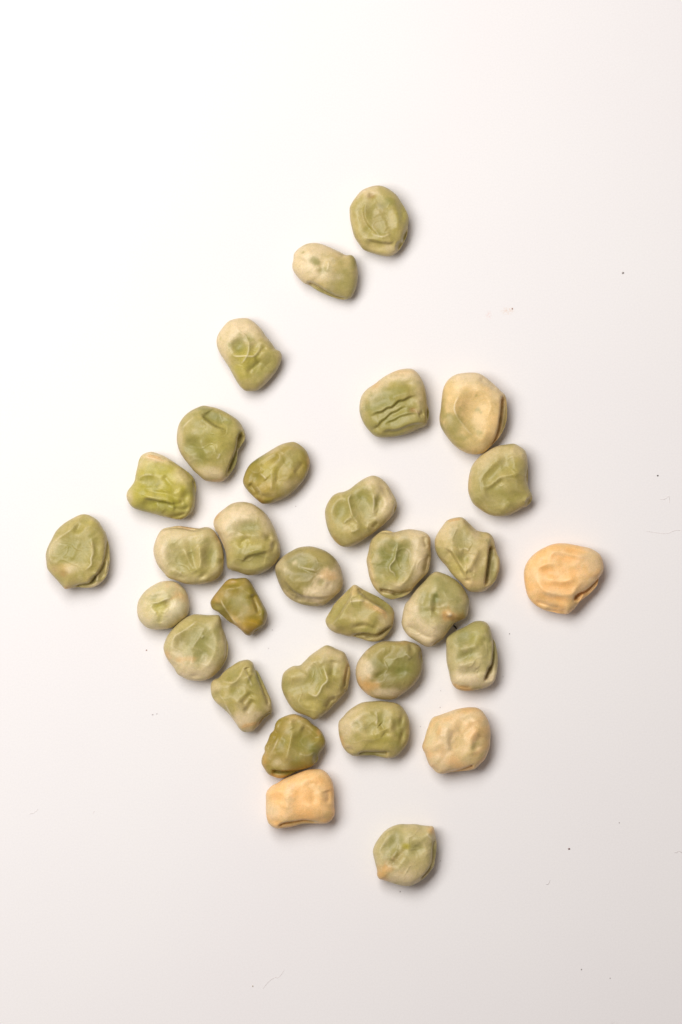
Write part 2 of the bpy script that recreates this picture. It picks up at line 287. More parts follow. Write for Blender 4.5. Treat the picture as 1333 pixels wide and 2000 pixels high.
     ('d',85,100,6,3,-30,-1.5),('d',50,102,9,4,15,-1.2),('g',2,-1.6,[(117,72),(114,82)]),('g',1.6,.8,[(38,88),(46,93),(52,97)]),('g',2,-1,[(92,108),(102,102),(112,94)])],
  c=[('C',14,56,16,38,0,.85),('C',42,32,32,9,0,.6),('K',85,75,36,36,0,.5),('G',44,76,13,20,-38,.4),('G',68,64,6,18,0,.3),('G',98,66,10,20,0,.5),('Y',80,92,14,6,0,.3),('B',60,20.5,20,3,5,.75),('B',110,36,3,10,-30,.35)]),
 # 13
 dict(o=(405,970), base='K', n=2.3, H=66, label="plump pea, cream above and green below, pressed against the three-dented pea",
  out=[(55,8),(70,10),(80,15),(92,24),(102,36),(109,50),(115,65),(119,80),(119,95),(113,106),(105,115),(95,122),(82,127),(66,128),(50,123),(36,119),(32,113),(31,100),(29,88),(24,75),(18,62),(13,54),(10,44),(12,35),(18,27),(28,19),(40,11)],
  f=[('d',68,50,20,11,0,-2.2),('g',3,1.6,[(50,64),(66,62),(82,63),(96,59)]),('g',2.4,-1.7,[(53,84),(57,75),(64,69),(74,68)]),('d',70,80,12,7,0,-1.2),('s',5,1.7,[(104,94),(96,90),(86,92),(76,94),(65,98),(55,109)]),('d',80,104,22,9,-8,-1.5),('d',100,67,4,4,-40,-2.6),
     ('d',109,80,3.5,6,10,-2.4),('g',1.6,-1.6,[(11,36),(14,50),(22,66),(30,84),(32,100)]),('g',2.4,1,[(70,90),(80,86),(96,83)]),('g',2.4,1,[(95,62),(102,74),(106,90)])],
  c=[('C',42,34,44,28,-20,.93),('C',20,62,14,26,-20,.75),('C',98,42,18,18,40,.6),('G',68,49,22,12,0,.7),('Y',62,76,22,10,0,.4),('G',75,104,30,16,0,.45),('G',70,88,22,8,0,.3),('O',16,32,4,10,40,.5),('C',60,30,20,10,0,.3)]),
 # 14
 dict(o=(525,1050), base='H', n=2.4, H=60, label="smooth olive oval pea fading to cream beside an orange fleck",
  out=[(60,14),(70,14),(82,17),(94,22),(105,30),(113,40),(118,50),(121,62),(122,73),(118,85),(110,94),(101,102),(92,109),(82,112),(70,112),(58,110),(46,106),(36,101),(27,93),(20,82),(14,68),(10.5,55),(11,46),(16,38),(25,29),(36,22),(48,16)],
  f=[('d',50,40,20,13,-5,-2.4),('g',2,-1.4,[(42,47),(60,53),(75,58),(92,63)]),('g',2.2,.9,[(48,46),(62,50),(80,54)]),('s',4.5,2.2,[(106,92),(90,97),(70,97),(52,93),(36,82),(24,64)]),('d',52,100,7,4,15,-2.4),('d',70,104,5,3,10,-1.4),('d',86,72,4,4,0,-.9),('d',98,78,3,5,30,-.7),
     ('g',2,-1,[(28,86),(36,92),(44,96)]),('g',2.4,1,[(30,60),(40,72),(52,82)])],
  c=[('G',50,42,24,13,-5,.45),('K',45,72,22,16,20,.4),('K',80,28,30,12,20,.5),('C',95,84,28,18,-20,.78),('C',112,58,8,14,0,.5),('C',75,100,26,6,0,.4),('O',101,63,11,6,20,.5),('C',20,44,9,10,0,.4),('G',86,72,4,3,0,.5),('C',34,100,14,5,40,.3)]),
 # 15
 dict(o=(705,1020), base='E', n=2.9, H=64, label="cream-rimmed pea with a broad green basin and one thin pale crooked ridge",
  out=[(32,15),(40,13),(48,14),(54,16),(66,13),(78,11),(90,12),(102,15),(110,20),(114,28),(114,42),(115,55),(113,68),(110,80),(104,88),(96,96),(87,106),(81,114),(70,121),(60,124),(50,126),(38,122),(28,114),(20,104),(14,90),(11,75),(9,62),(12,48),(15,34),(20,25)],
  f=[('s',2.4,4,[(28,17),(38,18),(48,18),(58,15)]),('d',50,64,34,36,0,-3.2),('g',2,2,[(12,54),(14,68),(18,84),(25,99)]),('g',2.4,2.2,[(90,58),(84,73),(78,88),(70,98),(58,104)]),('g',1.5,2.2,[(61,32),(58,46),(55,60),(47.5,70),(48,78),(54,83),(57,94)]),('d',73,50,11,18,8,-1.6),
     ('s',4,6,[(95,106),(80,109),(68,112),(60,114),(50,111),(40,109),(26,107)]),('g',2,-3,[(50,120),(56,116),(70,112),(84,109)]),('g',2,-2.4,[(103,22),(104,32),(108,42)]),('g',2,-4,[(110,50),(107,68),(103,86)]),('g',1.8,1.8,[(42,110),(48,114),(54,113)])],
  c=[('G',50,62,33,33,0,.85),('D',72,48,13,20,0,.35),('D',40,60,12,16,0,.2),('Y',50,92,20,6,0,.3),('C',96,52,14,42,5,.75),('C',75,18,28,7,0,.5),('T',16,78,4,26,-10,.5),('C',62,102,18,5,-15,.4),('G',52,120,26,5,0,.6),('B',112,32,3,12,0,.35)]),
 # 16
 dict(o=(840,1000), base='E', n=2.5, H=66, label="folded tan pea with a long side flap and a tan scar at its narrow end",
  out=[(48,8),(54,9),(60,14),(68,22),(76,29),(86,32),(94,33),(101,38),(105,46),(107,57),(110,68),(114,77),(114,90),(111,102),(106,113),(98,122),(88,129),(78,131),(66,130),(59,125),(51,116),(41,107),(33,98),(26,88),(18,79),(12,70),(8,58),(8,44),(13,33),(20,23),(27,14),(36,10)],
  f=[('d',52,42,14,18,0,-3),('d',54,74,7,9,0,-2.4),('g',2.2,1.2,[(46,62),(56,59),(64,63)]),('s',5,3,[(58,108),(52,95),(46,84),(40,74),(33,64),(22,57)]),('s',4,8,[(97,50),(95,62),(93,80),(91,95),(89,110),(89,124)]),('d',100,60,3,10,0,-3),('d',103,88,7,22,5,-3),
     ('d',80,80,7,14,20,-2),('g',2.6,1.6,[(80,58),(75,71),(68,84),(60,94),(54,92)]),('g',2,-1.2,[(58,97),(72,99)]),('d',61,111,3.5,2.5,0,-1.6),('g',1.6,-1.2,[(24,18),(38,17),(52,16)]),('g',2.2,-1.6,[(54,12),(64,22),(74,31)]),('d',86,40,10,6,30,-2),('g',2,1.6,[(104,40),(106,54),(110,66)])],
  c=[('C',28,30,14,14,0,.5),('C',72,38,12,12,40,.5),('C',40,17,16,4,0,.4),('G',52,44,15,18,0,.5),('Y',42,92,14,18,-30,.4),('G',18,66,10,9,0,.4),('G',102,95,8,24,0,.5),('H',80,82,8,16,20,.4),('G',55,75,7,8,0,.3),('T',70,118,22,8,0,.4)],
  scar=[(2.2,[(28,15.5),(40,12.5),(50,11.5)])]),
 # 17
 dict(o=(1015,1050), cr=.25, base='P', n=2.7, H=60, label="orange pea lying apart, a net of pale ridges over its whole top",
  out=[(62,9),(75,9),(88,11),(102,14),(115,17),(126,23),(133,30),(137,44),(136,56),(130,65),(127,77),(118,88),(108,97),(98,105),(92,113),(84,121),(77,125),(65,124),(52,121),(42,119),(30,113),(20,105),(13,95),(9,80),(7,66),(7,55),(10,44),(17,33),(28,23),(40,16),(52,11)],
  f=[('g',2.2,1.8,[(48,38),(52,25),(65,22),(80,26),(95,29),(114,33)]),('d',75,33,20,6,12,-1.12),('d',43,54,12,7,25,-1.49),('g',2.2,1.3,[(26,54),(32,48),(40,44),(50,42),(70,42)]),('g',2.6,1.6,[(44,61),(55,70),(70,72),(92,63)]),('d',60,78,25,6,0,-1.18),
     ('g',2.6,2.2,[(22,58),(28,72),(38,84),(50,90),(68,93),(84,91),(92,80),(106,67)]),('d',55,98,20,5,12,-0.87),('d',82,20,14,4.5,12,-0.99),('g',2,-2.2,[(22,103),(40,108),(55,113),(70,115)]),('g',2,-2.4,[(40,116),(58,119),(78,120)]),
     ('s',3.6,6,[(133,60),(120,73),(107,85),(97,89),(89,95),(86,106)]),('d',95,99,5,8,30,-1.86),('d',113,84,10,4,-42,-1.86),('g',1.6,4,[(104,86),(101,97),(93,111)]),('d',28,38,8,6,-40,-0.74),('d',88,55,14,6,0,-0.74),('d',38,36,4,4,0,-0.62)],
  c=[('C',118,40,18,22,0,.6),('Q',75,33,20,6,12,.55),('Q',46,55,14,8,25,.6),('Q',60,78,26,6,0,.5),('Q',55,98,22,5,12,.5),('Q',82,20,16,4,12,.4),('Q',90,55,12,5,0,.35),('C',70,27,20,3,10,.3),('C',60,92,24,3,5,.35),('C',110,75,16,5,-40,.3),('E',88,110,8,10,0,.35)]),
 # 18
 dict(o=(250,1110), cr=.4, base='S', n=2.05, H=62, label="small round cream pea with one yellow wedge-shaped dimple",
  out=[(65,20),(78,22),(88,29),(95,37),(99,46),(101,58),(100,68),(96,78),(88,85),(78,93),(68,98),(55,100),(42,100),(32,97),(24,91),(18,83),(15,72),(15,62),(17,53),(22,44),(30,35),(40,28),(52,22)],
  f=[('d',46,47,11,5,-15,-1.8),('d',54,60,14,8,-20,-2.6),('g',1.4,1.4,[(36,56),(50,55),(62,50),(72,47)]),('g',2,1,[(37,58),(42,68),(50,74)]),('g',2.2,-1,[(60,70),(55,80),(53,90)]),('d',65,57,4,4,0,-1.2),('g',2,-.7,[(70,50),(78,46),(88,42)]),('g',2,.8,[(68,62),(62,70),(60,80)])],
  c=[('C',40,38,30,16,-30,.3),('Y',53,61,15,9,-15,.85),('V',64,57,5,5,0,.5),('G',43,47,9,5,-15,.6),('O',85,44,13,9,20,.5),('W',80,62,12,14,0,.5),('C',28,75,12,20,0,.4),('Y',53,82,4,10,0,.3),('O',74,48,8,3,-30,.4)]),
 # 19
 dict(o=(390,1110), cr=.55, base='M', n=2.6, H=56, label="small angular mustard pea shaped like a folded pillow",
  out=[(52,16),(60,16),(70,15),(77,16),(84,23),(90,33),(97,45),(103,57),(109,68),(111,76),(109,86),(105,94),(98,99),(92,103),(85,108),(81,110),(75,108),(68,101),(58,93),(48,87),(38,78),(30,71),(22,67),(18,60),(18,53),(23,45),(30,36),(38,26),(45,19)],
  f=[('d',54,25,11,5,0,-3.6),('g',2.6,1.6,[(34,34),(48,32),(62,30),(74,22)]),('g',2.3,3.2,[(36,40),(36,52),(42,64),(50,76),(58,87),(66,99)]),('d',29,62,8,6,10,-3.4),('d',43,78,6,8,-35,-2.6),('d',62,58,20,22,-20,-1.6),('g',2.4,-4,[(85,40),(90,54),(95,67),(99,76)]),
     ('g',2.4,1.5,[(82,30),(86,48),(91,66),(93,80)]),('s',3,4.5,[(110,88),(99,96),(91,100),(86,107)]),('g',2.6,1.2,[(100,62),(104,76),(102,88)])],
  c=[('O',50,22,12,4,-10,.4),('O',28,46,7,9,30,.3),('X',86,88,14,7,0,.6),('G',60,58,14,18,-20,.5),('G',34,66,12,7,20,.5),('G',78,40,12,14,0,.35),('T',60,87,6,16,-35,.5),('B',82,102,10,7,0,.4),('G',104,68,5,12,0,.4)]),
 # 20
 dict(o=(625,1130), cr=.55, base='K', n=2.3, H=62, label="pyramid-folded olive pea with an open orange scar along one ridge",
  out=[(55,10),(61,11),(70,17),(82,23),(94,29),(105,36),(115,44),(120,50),(122,58),(121,68),(119,78),(114,86),(107,95),(98,101),(88,103),(78,102),(66,98),(55,95),(45,94),(35,91),(24,88),(15,82),(10,74),(9,67),(13,59),(18,51),(22,43),(28,36),(37,27),(47,17)],
  f=[('s',6,3.5,[(18,76),(28,65),(35,55),(43,42),(50,30),(52,14)]),('s',4.5,3.2,[(62,13),(65,22),(73,30),(85,38),(98,46),(112,55)]),('g',2,-2.2,[(49,34),(58,32),(66,32)]),('g',2,1.4,[(46,38),(60,35),(74,36)]),('d',64,52,14,8,-10,-1.5),
     ('g',2.4,-2.2,[(48,81),(62,77),(75,76),(85,80),(96,84)]),('g',2.6,1.4,[(50,74),(66,70),(80,72),(94,78)]),('s',3.6,6.5,[(120,72),(110,79),(98,87),(90,91),(80,89),(70,88),(58,90),(48,93)]),('d',80,95,5,3,-10,-3.5),('d',34,84,6,4,0,-1.6),('d',96,70,8,6,0,-1.2),('g',1.6,-2.4,[(63,16),(64,21),(68,25)]),('d',27,56,8,15,30,-2),('d',100,39,17,5,36,-2.2),('g',2.2,2.0,[(53,14),(50,30),(43,42),(35,55),(28,65),(18,77)]),('g',2.2,1.4,[(74,32),(86,40),(100,48),(112,57)])],
  c=[('G',27,56,8,22,30,.4),('G',98,38,24,6,38,.5),('C',62,34,12,3,0,.3),('C',105,66,12,10,0,.4),('O',92,50,16,4,32,.5),('G',66,54,12,7,0,.3),('G',75,84,20,4,0,.3),('C',20,80,10,5,25,.4),('T',56,20,5,8,0,.35)],
  scar=[(2.9,[(86,43.5),(97,50),(108,57)])]),
 # 21
 dict(o=(770,1110), base='L', n=2.4, H=66, label="green and cream pea with a burnt-orange fleck beside its notched edge",
  out=[(68,5),(78,7),(90,12),(102,20),(112,30),(119,42),(123,53),(122,64),(120,75),(115,82),(106,86),(98,90),(92,98),(86,106),(80,115),(72,121),(62,127),(53,128),(45,124),(35,118),(24,111),(16,101),(12,90),(13,80),(15,68),(18,58),(25,50),(31,41),(39,31),(49,21),(58,11)],
  f=[('g',2.8,-2.6,[(69,40),(66,53),(67,64),(65,77)]),('d',48,52,5,13,15,-1.5),('d',55,70,8,5,0,-1.2),('d',79,60,8,13,0,-1.6),('d',90,75,3.5,3,0,1.4),('d',86,81,10,4,20,-1.6),('g',2.6,1.2,[(58,46),(58,62),(60,80)]),('g',2.4,-1.8,[(16,92),(30,97),(42,105),(55,111),(68,113)]),
     ('s',3,4.5,[(98,91),(92,98),(84,107),(75,113),(65,120),(58,128)]),('d',90,30,14,10,30,-1),('g',2.6,1,[(70,88),(64,98)]),('g',2,-.9,[(20,66),(22,80)])],
  c=[('G',85,32,34,28,20,.55),('G',54,58,20,24,10,.6),('D',68,46,3.5,10,5,.6),('V',75,66,10,6,0,.5),('C',26,70,13,30,10,.85),('C',48,108,34,18,15,.8),('O',90,77,13,8,10,.85),('W',91,75,3,3,0,.7),('B',97,83,7,4,-30,.5),('G',112,70,10,16,0,.4)]),
 # 22
 dict(o=(305,1185), base='L', n=2.7, H=62, label="disc-like pea with a round green hollow and one sharp corner",
  out=[(62,12),(72,12),(82,13),(95,13),(103,14),(106,20),(108,32),(112,42),(115,52),(118,62),(118,72),(116,83),(111,93),(104,103),(95,112),(85,118),(75,121),(63,121),(52,119),(42,114),(35,110),(30,101),(23,92),(17,83),(13,73),(12,65),(15,55),(20,45),(28,35),(39,24),(51,16)],
  f=[('d',64,60,33,29,-20,-2.8),('g',2.3,1.6,[(70,20),(54,33),(40,42),(31,48),(26,60)]),('g',2.6,1.3,[(88,28),(97,42),(100,60),(96,75),(90,88),(82,97),(68,99)]),('g',2.3,1.2,[(82,28),(72,48),(65,58),(57,72)]),('g',1.3,1,[(74,51),(77,48),(80,45)]),('d',78,80,10,11,0,-1.3),('d',41,59,8,12,30,-1.3),
     ('s',3,4,[(104,16),(108,34),(113,50),(114,65),(113,78),(108,92),(100,103),(86,116)]),('g',1.6,-1,[(18,68),(24,84),(33,101)]),('g',1.6,-1.4,[(112,82),(106,95),(96,106)]),('d',63,112,6,3,0,-1)],
  c=[('G',74,54,26,30,20,.62),('H',42,56,12,14,30,.5),('D',76,82,11,11,0,.3),('K',60,25,36,10,-20,.5),('C',68,108,34,11,0,.75),('C',36,88,18,12,30,.6),('O',46,85,11,3,-10,.5),('O',18,78,3,9,-20,.5),('C',88,92,10,10,0,.4),('O',62,84,4,3,0,.3)]),
 # 23
 dict(o=(850,1200), base='L', n=2.6, H=62, label="oblong pea, green above and cream below, tan scar round its lower end",
  out=[(70,10),(80,11),(87,16),(91,26),(94,38),(98,45),(101,58),(103,72),(102,88),(100,100),(96,110),(88,117),(78,121),(68,123),(55,125),(42,124),(33,120),(27,112),(24,102),(22,92),(19,80),(18,68),(18,55),(18,40),(24,33),(35,26),(48,20),(60,13)],
  f=[('s',3.6,6.5,[(93,32),(94,48),(93,64),(91,79),(86,88),(81,100),(78,112)]),('d',89,90,3,4,0,-3),('d',48,38,14,11,-20,-1.8),('d',80,43,6,6,0,-1.8),('d',52,66,14,7,-28,-2.6),('d',52,93,15,7,-10,-1.8),('d',85,62,6,10,0,-1.2),('g',2.8,1.5,[(36,57),(54,54),(72,49)]),('g',2.8,1.5,[(33,84),(50,80),(68,74)]),
     ('g',1.8,-1.4,[(30,111),(42,117),(60,119)]),('g',2,-1.2,[(66,86),(70,92),(64,98)])],
  c=[('G',56,28,38,24,-15,.62),('D',44,36,14,8,-20,.35),('Y',70,36,10,16,20,.3),('G',52,66,16,8,-28,.6),('G',85,62,8,14,0,.4),('C',52,104,28,14,0,.85),('O',44,119,16,4.5,8,.8),('C',94,106,7,14,0,.65),('G',97,62,4,20,0,.5),('G',56,91,14,5,0,.3)],
  scar=[(2.1,[(36,118.5),(46,121),(58,121.5)])]),
 # 24
 dict(o=(400,1280), cr=.55, base='K', n=2.5, H=60, label="crumpled cushion-shaped pea with a straight tan scar across its cream base",
  out=[(65,7),(72,7),(79,12),(82,22),(87,26),(92,36),(98,48),(104,62),(108,71),(110,82),(110,92),(104,98),(96,104),(90,112),(84,119),(78,124),(65,125),(58,121),(53,114),(46,104),(38,94),(28,85),(18,76),(12,67),(10,58),(10,47),(14,40),(23,36),(32,26),(44,17),(55,10)],
  f=[('g',2.3,2.4,[(69,12),(62,25),(55,35),(50,42),(40,43),(26,41)]),('d',44,33,12,6,-32,-2.4),('g',2,-1.8,[(22,38),(38,28),(54,19),(66,12)]),('g',2.2,1.8,[(65,22),(70,32),(75,42),(78,52)]),('g',2.2,-2.8,[(68,18),(70,26),(74,32)]),('s',3,5.5,[(80,18),(86,36),(92,51),(97,65),(101,74),(102,84)]),
     ('g',3.2,-2.4,[(80,58),(70,68),(60,80)]),('g',3,-2.6,[(82,70),(74,81),(65,94)]),('g',2.8,1.7,[(74,55),(60,69),(48,80)]),('g',2.6,1.3,[(78,64),(70,76),(60,90)]),('d',20,66,7,6,0,-2.4),('d',55,52,10,12,30,-1.4),('s',3,5,[(109,90),(98,97),(92,102),(85,114)]),('d',76,42,4,6,0,-1.4),('g',2.2,1.4,[(22,60),(32,72),(38,86),(48,104)])],
  c=[('C',66,106,28,14,-15,.85),('O',70,113,18,5,-18,.45),('G',55,54,12,16,20,.4),('G',82,42,12,18,-20,.4),('H',70,82,12,14,-35,.4),('C',20,50,10,8,0,.4),('G',44,30,16,6,-32,.4),('C',104,84,6,10,0,.4),('G',90,36,4,16,-25,.5)],
  scar=[(2.6,[(60,116.5),(72,112.5),(86,109)])]),
 # 25
 dict(o=(540,1250), base='K', n=2.5, H=64, label="kidney-notched khaki pea with a pale ridge looping round its central hollow",
  out=[(82,8),(90,10),(100,15),(111,20),(116,30),(120,42),(121,55),(119,68),(117,78),(112,87),(107,93),(100,100),(92,108),(82,118),(72,126),(62,130),(54,126),(45,122),(36,119),(29,115),(22,107),(15,95),(10,84),(8,74),(9,62),(12,53),(20,46),(28,42),(38,41),(45,35),(55,25),(66,17),(75,11)],
  f=[('d',65,55,13,20,-8,-3),('g',2.4,1.3,[(52,42),(60,35),(68,34),(76,42)]),('g',2.1,2.2,[(74,40),(81,54),(83,65),(75,73),(71,82),(66,89),(60,89),(48,82)]),('g',3.2,-2.8,[(94,30),(92,45),(90,62)]),('d',86,80,10,7,0,-1.6),('d',34,73,18,10,-10,-2),('d',50,98,14,8,20,-1.5),
     ('s',3,4.5,[(117,36),(113,50),(110,66),(109,80)]),('g',2.2,-3.4,[(100,95),(90,97),(85,104),(82,113)]),('g',2,-2.6,[(119,74),(112,86)]),('g',2.6,1.2,[(104,52),(106,68),(98,84)]),('g',2.4,1.1,[(22,86),(40,102),(60,108)])],
  c=[('C',86,18,26,10,15,.5),('C',52,42,16,10,-40,.4),('G',65,56,13,18,0,.5),('G',38,76,24,10,0,.35),('G',14,72,6,12,0,.3),('Y',60,112,30,12,0,.3),('O',115,55,4,14,0,.3),('G',92,46,10,18,0,.3),('C',100,35,12,12,0,.3)]),
 # 26
 dict(o=(685,1235), base='H', n=2.4, H=60, label="rounded green pea with a bright orange patch at one edge",
  out=[(55,14),(68,14),(80,14),(88,13),(97,15),(106,18),(113,23),(116,29),(117,40),(118,50),(117,60),(114,70),(108,80),(100,89),(90,97),(80,104),(70,109),(60,110),(48,109),(38,107),(30,103),(20,95),(13,86),(9,75),(8,63),(10,52),(15,42),(22,33),(28,27),(36,21),(46,16)],
  f=[('d',62,52,28,24,-20,-2.2),('g',4,-1.8,[(74,18),(68,30),(58,38),(48,48)]),('d',47,70,8,5,-30,-2),('d',80,65,11,6,-10,-1.6),('g',2.6,1,[(80,36),(68,48),(58,62)]),('d',99,25,3,5,-15,-2.4),('g',1.8,1,[(90,33),(94,38),(98,43)]),('d',116,42,2.5,7,-15,-4),('g',1.8,-1,[(28,30),(36,24),(46,19)]),('d',84,48,10,8,20,-1)],
  c=[('K',50,32,32,14,-20,.55),('G',86,58,22,26,20,.6),('D',82,62,14,8,0,.3),('G',47,55,18,16,0,.3),('C',20,62,13,24,0,.85),('O',27,87,16,12,20,.85),('O',42,84,9,6,20,.4),('C',58,97,28,8,0,.7),('K',96,86,14,10,-40,.4),('O',88,16,10,3,0,.3)]),
 # 27
 dict(o=(500,1380), cr=.55, base='V', n=2.5, H=58, label="crinkled dark olive pea with a frilled rim, tucked behind an orange pea",
  out=[(58,12),(66,12.5),(75,16),(85,21),(92,28),(100,33),(107,40),(111,47),(114,56),(112,65),(107,73),(103,80),(100,90),(92,97),(85,100),(72,104),(60,109),(48,115),(38,117),(28,114),(20,110),(13,100),(9,92),(10,82),(14,74),(14,66),(19,56),(23,45),(29,38),(32,27),(38,20),(48,15)],
  f=[('g',2.4,-3.4,[(54,15),(44,22),(38,34),(35,46),(28,58),(22,70),(16,84)]),('d',65,25,8,6,0,-2.4),('g',2,1.6,[(57,18),(59,28),(62,36)]),('g',3.2,-3.2,[(72,33),(84,38),(92,45),(102,56)]),('g',2.4,1.8,[(84,26),(96,40),(110,49)]),('g',2.4,2,[(64,34),(58,50),(55,64),(52,78),(47,92)]),
     ('d',76,58,15,18,0,-2.2),('d',48,53,5,7,0,-1.6),('s',4.5,6,[(92,99),(76,102),(55,103),(38,103),(23,100)]),('d',98,85,4,6,0,-4),('g',2.2,1.4,[(38,48),(30,66),(22,82)]),('d',34,84,10,8,0,-1.4),('g',1.6,-1.6,[(12,80),(18,78)]),('g',1.6,-1.6,[(28,40),(36,42)]),('g',1.6,-1.6,[(18,62),(24,64)]),('g',2,1,[(70,75),(84,78),(98,72)])],
  c=[('G',75,60,20,24,0,.45),('D',97,70,10,12,0,.5),('O',14,90,5,14,0,.5),('O',103,40,6,8,0,.5),('O',36,113,16,4,10,.55),('M',28,48,8,24,25,.5),('K',56,52,12,24,0,.4),('G',45,56,6,10,0,.3),('T',62,16,14,4,0,.4)]),
 # 28
 dict(o=(650,1350), cr=.5, base='K', n=2.3, H=60, label="pillow-shaped pea pocked with many small dimples and notched along its lower edge",
  out=[(65,16),(80,15.5),(92,17),(103,19),(112,24),(119,33),(124,43),(126,55),(126,68),(124,80),(119,90),(112,99),(104,106),(95,109),(85,109),(76,107),(68,105),(58,105),(48,105),(40,106),(32,105),(24,100),(17,92),(13,82),(10,70),(9,58),(10,49),(17,41),(25,32),(36,24),(48,18)],
  f=[('d',38,54,5,4,0,-1.2),('d',53,45,7,6,0,-1.5),('d',62,58,9,10,0,-1.5),('d',82,42,8,10,20,-2),('g',2,-1.8,[(76,52),(80,56),(83,62)]),('d',87,67,5,4,0,-1.6),('d',103,56,5,8,0,-2),('d',112,47,3,8,10,-1.8),('d',113,72,3,8,10,-1.8),('g',2.8,1.2,[(92,38),(97,52),(95,62),(106,73)]),
     ('g',2.6,1.1,[(66,72),(76,68),(82,72)]),('s',3.2,3.7,[(94,97),(78,97),(65,97),(52,97),(44,99),(38,105)]),('d',78,101,12,3.5,0,-1.4),('d',28,94,5,3,20,-1.4),('g',1.6,-1,[(12,66),(15,78),(19,88)]),('d',70,36,5,4,0,-.9),('d',66,84,14,5,0,-.8),('g',2,1,[(70,30),(72,44),(70,56)])],
  c=[('C',22,54,15,28,0,.7),('C',40,30,20,8,-30,.3),('O',14,80,4,12,-10,.45),('G',80,44,9,10,0,.5),('G',60,56,10,10,0,.35),('G',110,56,10,16,0,.5),('G',62,102,24,4,0,.5),('Y',85,80,26,12,0,.35),('G',110,88,12,12,0,.3),('G',38,54,6,5,0,.4)]),
 # 29
 dict(o=(815,1370), cr=.4, base='U', n=2.5, H=62, label="cream-beige pea with soft lumpy folds and no green top",
  out=[(80,9.5),(90,9),(98,10),(106,15),(112,23),(117,34),(120,47),(120,58),(119,72),(115,85),(110,95),(102,103),(94,110),(82,113),(70,114),(58,115),(48,117),(40,118),(32,116),(26,110),(20,104),(16,95),(13,86),(9,78),(8,72),(11,63),(14,52),(18,40),(22,30),(27,25),(36,22),(50,17),(65,12)],
  f=[('d',25,48,8,16,15,-2),('g',2.4,1.4,[(32,28),(38,44),(33,60)]),('d',68,70,14,16,0,-1.9),('g',4.2,-2.0,[(96,30),(84,45),(70,57)]),('g',3.2,-1.7,[(62,44),(55,60),(55,72),(60,84)]),('g',4.2,-2.2,[(107,52),(98,62),(95,70),(98,80)]),('g',3.2,1.9,[(102,40),(88,57),(87,74),(92,88)]),('d',42,76,5,12,-10,-.8),
     ('s',3,3.6,[(94,100),(76,107),(60,112),(46,114)]),('g',2,-1.8,[(22,108),(30,111),(38,113)]),('d',70,42,6,10,20,-1.1),('g',3.4,1.5,[(50,32),(47,55),(48,86)]),('d',32,82,4,6,0,-.8),('d',86,26,10,4,-20,-.9)],
  c=[('T',68,50,20,24,0,.45),('E',70,74,14,14,0,.5),('H',106,58,12,22,0,.42),('C',46,60,10,24,0,.6),('S',24,50,9,16,15,.5),('C',40,92,16,10,0,.4),('K',90,92,18,12,-20,.35),('C',60,20,20,8,0,.3),('O',42,80,5,12,0,.3)]),
 # 30
 dict(o=(505,1485), cr=.35, base='P', n=2.6, H=64, label="orange block-shaped pea leaning against the frilled olive pea",
  out=[(92,14),(100,14),(108,17),(115,24),(120,33),(123,45),(124,60),(124,75),(125,85),(122,94),(116,100),(108,103),(95,103),(82,103),(70,104),(55,108),(42,110),(30,111),(22,108),(16,102),(13,92),(12,80),(12,68),(12,55),(15,48),(22,41),(32,36),(42,30),(55,24),(68,19),(80,15)],
  f=[('s',3.2,3.7,[(100,99),(88,97),(75,95),(60,97),(45,99),(36,102),(29,110)]),('g',4.2,-1.8,[(80,30),(87,44),(90,58),(86,74)]),('d',97,36,3,2.5,0,-.5),('g',2.8,-2.2,[(112,46),(114,58),(112,70)]),('d',28,60,11,9,-20,-1.6),('d',66,56,8,16,0,-1.2),('g',3,1.2,[(46,52),(50,66),(46,80)]),('g',3,1,[(100,46),(103,60),(98,74)]),
     ('d',105,95,10,4,-10,-1),('g',1.8,-1.2,[(16,50),(24,43),(34,38)]),('d',26,98,7,4,10,-1)],
  c=[('C',22,84,11,18,0,.6),('C',16,60,5,16,0,.4),('Q',30,58,12,9,-15,.45),('Q',70,62,12,22,0,.3),('C',50,62,6,18,0,.35),('E',70,101,34,5,-3,.6),('E',114,88,8,12,0,.4),('Q',80,84,20,8,0,.3),('O',14,47,6,3,-40,.4)]),
 # 31
 dict(o=(715,1590), base='L', n=2.5, H=60, label="pea lying alone past the orange block pea, orange corner and bright green centre fold",
  out=[(55,16),(68,16),(82,16),(92,18),(103,19),(110,20),(112,26),(114,38),(116,50),(115,62),(113,74),(111,85),(105,94),(98,102),(90,108),(82,113),(72,117),(60,117),(48,114),(36,110),(27,107),(22,106),(18,100),(18,92),(15,80),(12,68),(11,60),(14,50),(20,40),(30,28),(42,20)],
  f=[('d',35,55,10,14,20,-2),('d',50,40,8,17,10,-2.4),('g',3.6,-2.4,[(70,48),(58,62),(48,73),(40,86)]),('g',2.2,1.3,[(52,55),(46,65),(40,74)]),('d',82,56,9,7,-20,-2.2),('g',2.6,1.2,[(74,38),(90,42),(98,54),(98,70)]),('g',2.6,1,[(68,66),(56,80),(50,92)]),('d',93,24,6,4,20,-1.8),
     ('s',3,3.6,[(112,34),(108,50),(107,66),(105,80),(97,93),(82,108)]),('g',1.6,-1.4,[(112,56),(109,72),(108,86)]),('g',2,1.2,[(98,28),(104,36),(110,40)])],
  c=[('G',50,40,12,22,10,.55),('G',35,56,12,14,20,.4),('G',82,56,14,10,-20,.5),('Y',66,51,7,5,0,.9),('V',55,66,6,12,40,.5),('H',46,78,7,10,35,.5),('C',62,100,34,14,-10,.75),('O',25,97,11,10,20,.85),('O',36,88,9,5,0,.5),('O',106,26,7,6,0,.6),('K',85,82,20,16,0,.35),('G',112,58,4,14,0,.4)]),
]


# ------------------------------------------------------------------ pea builder
NT, NTOP, NBOT = 208, 84, 26
U = 1.2            # data units -> photograph pixels

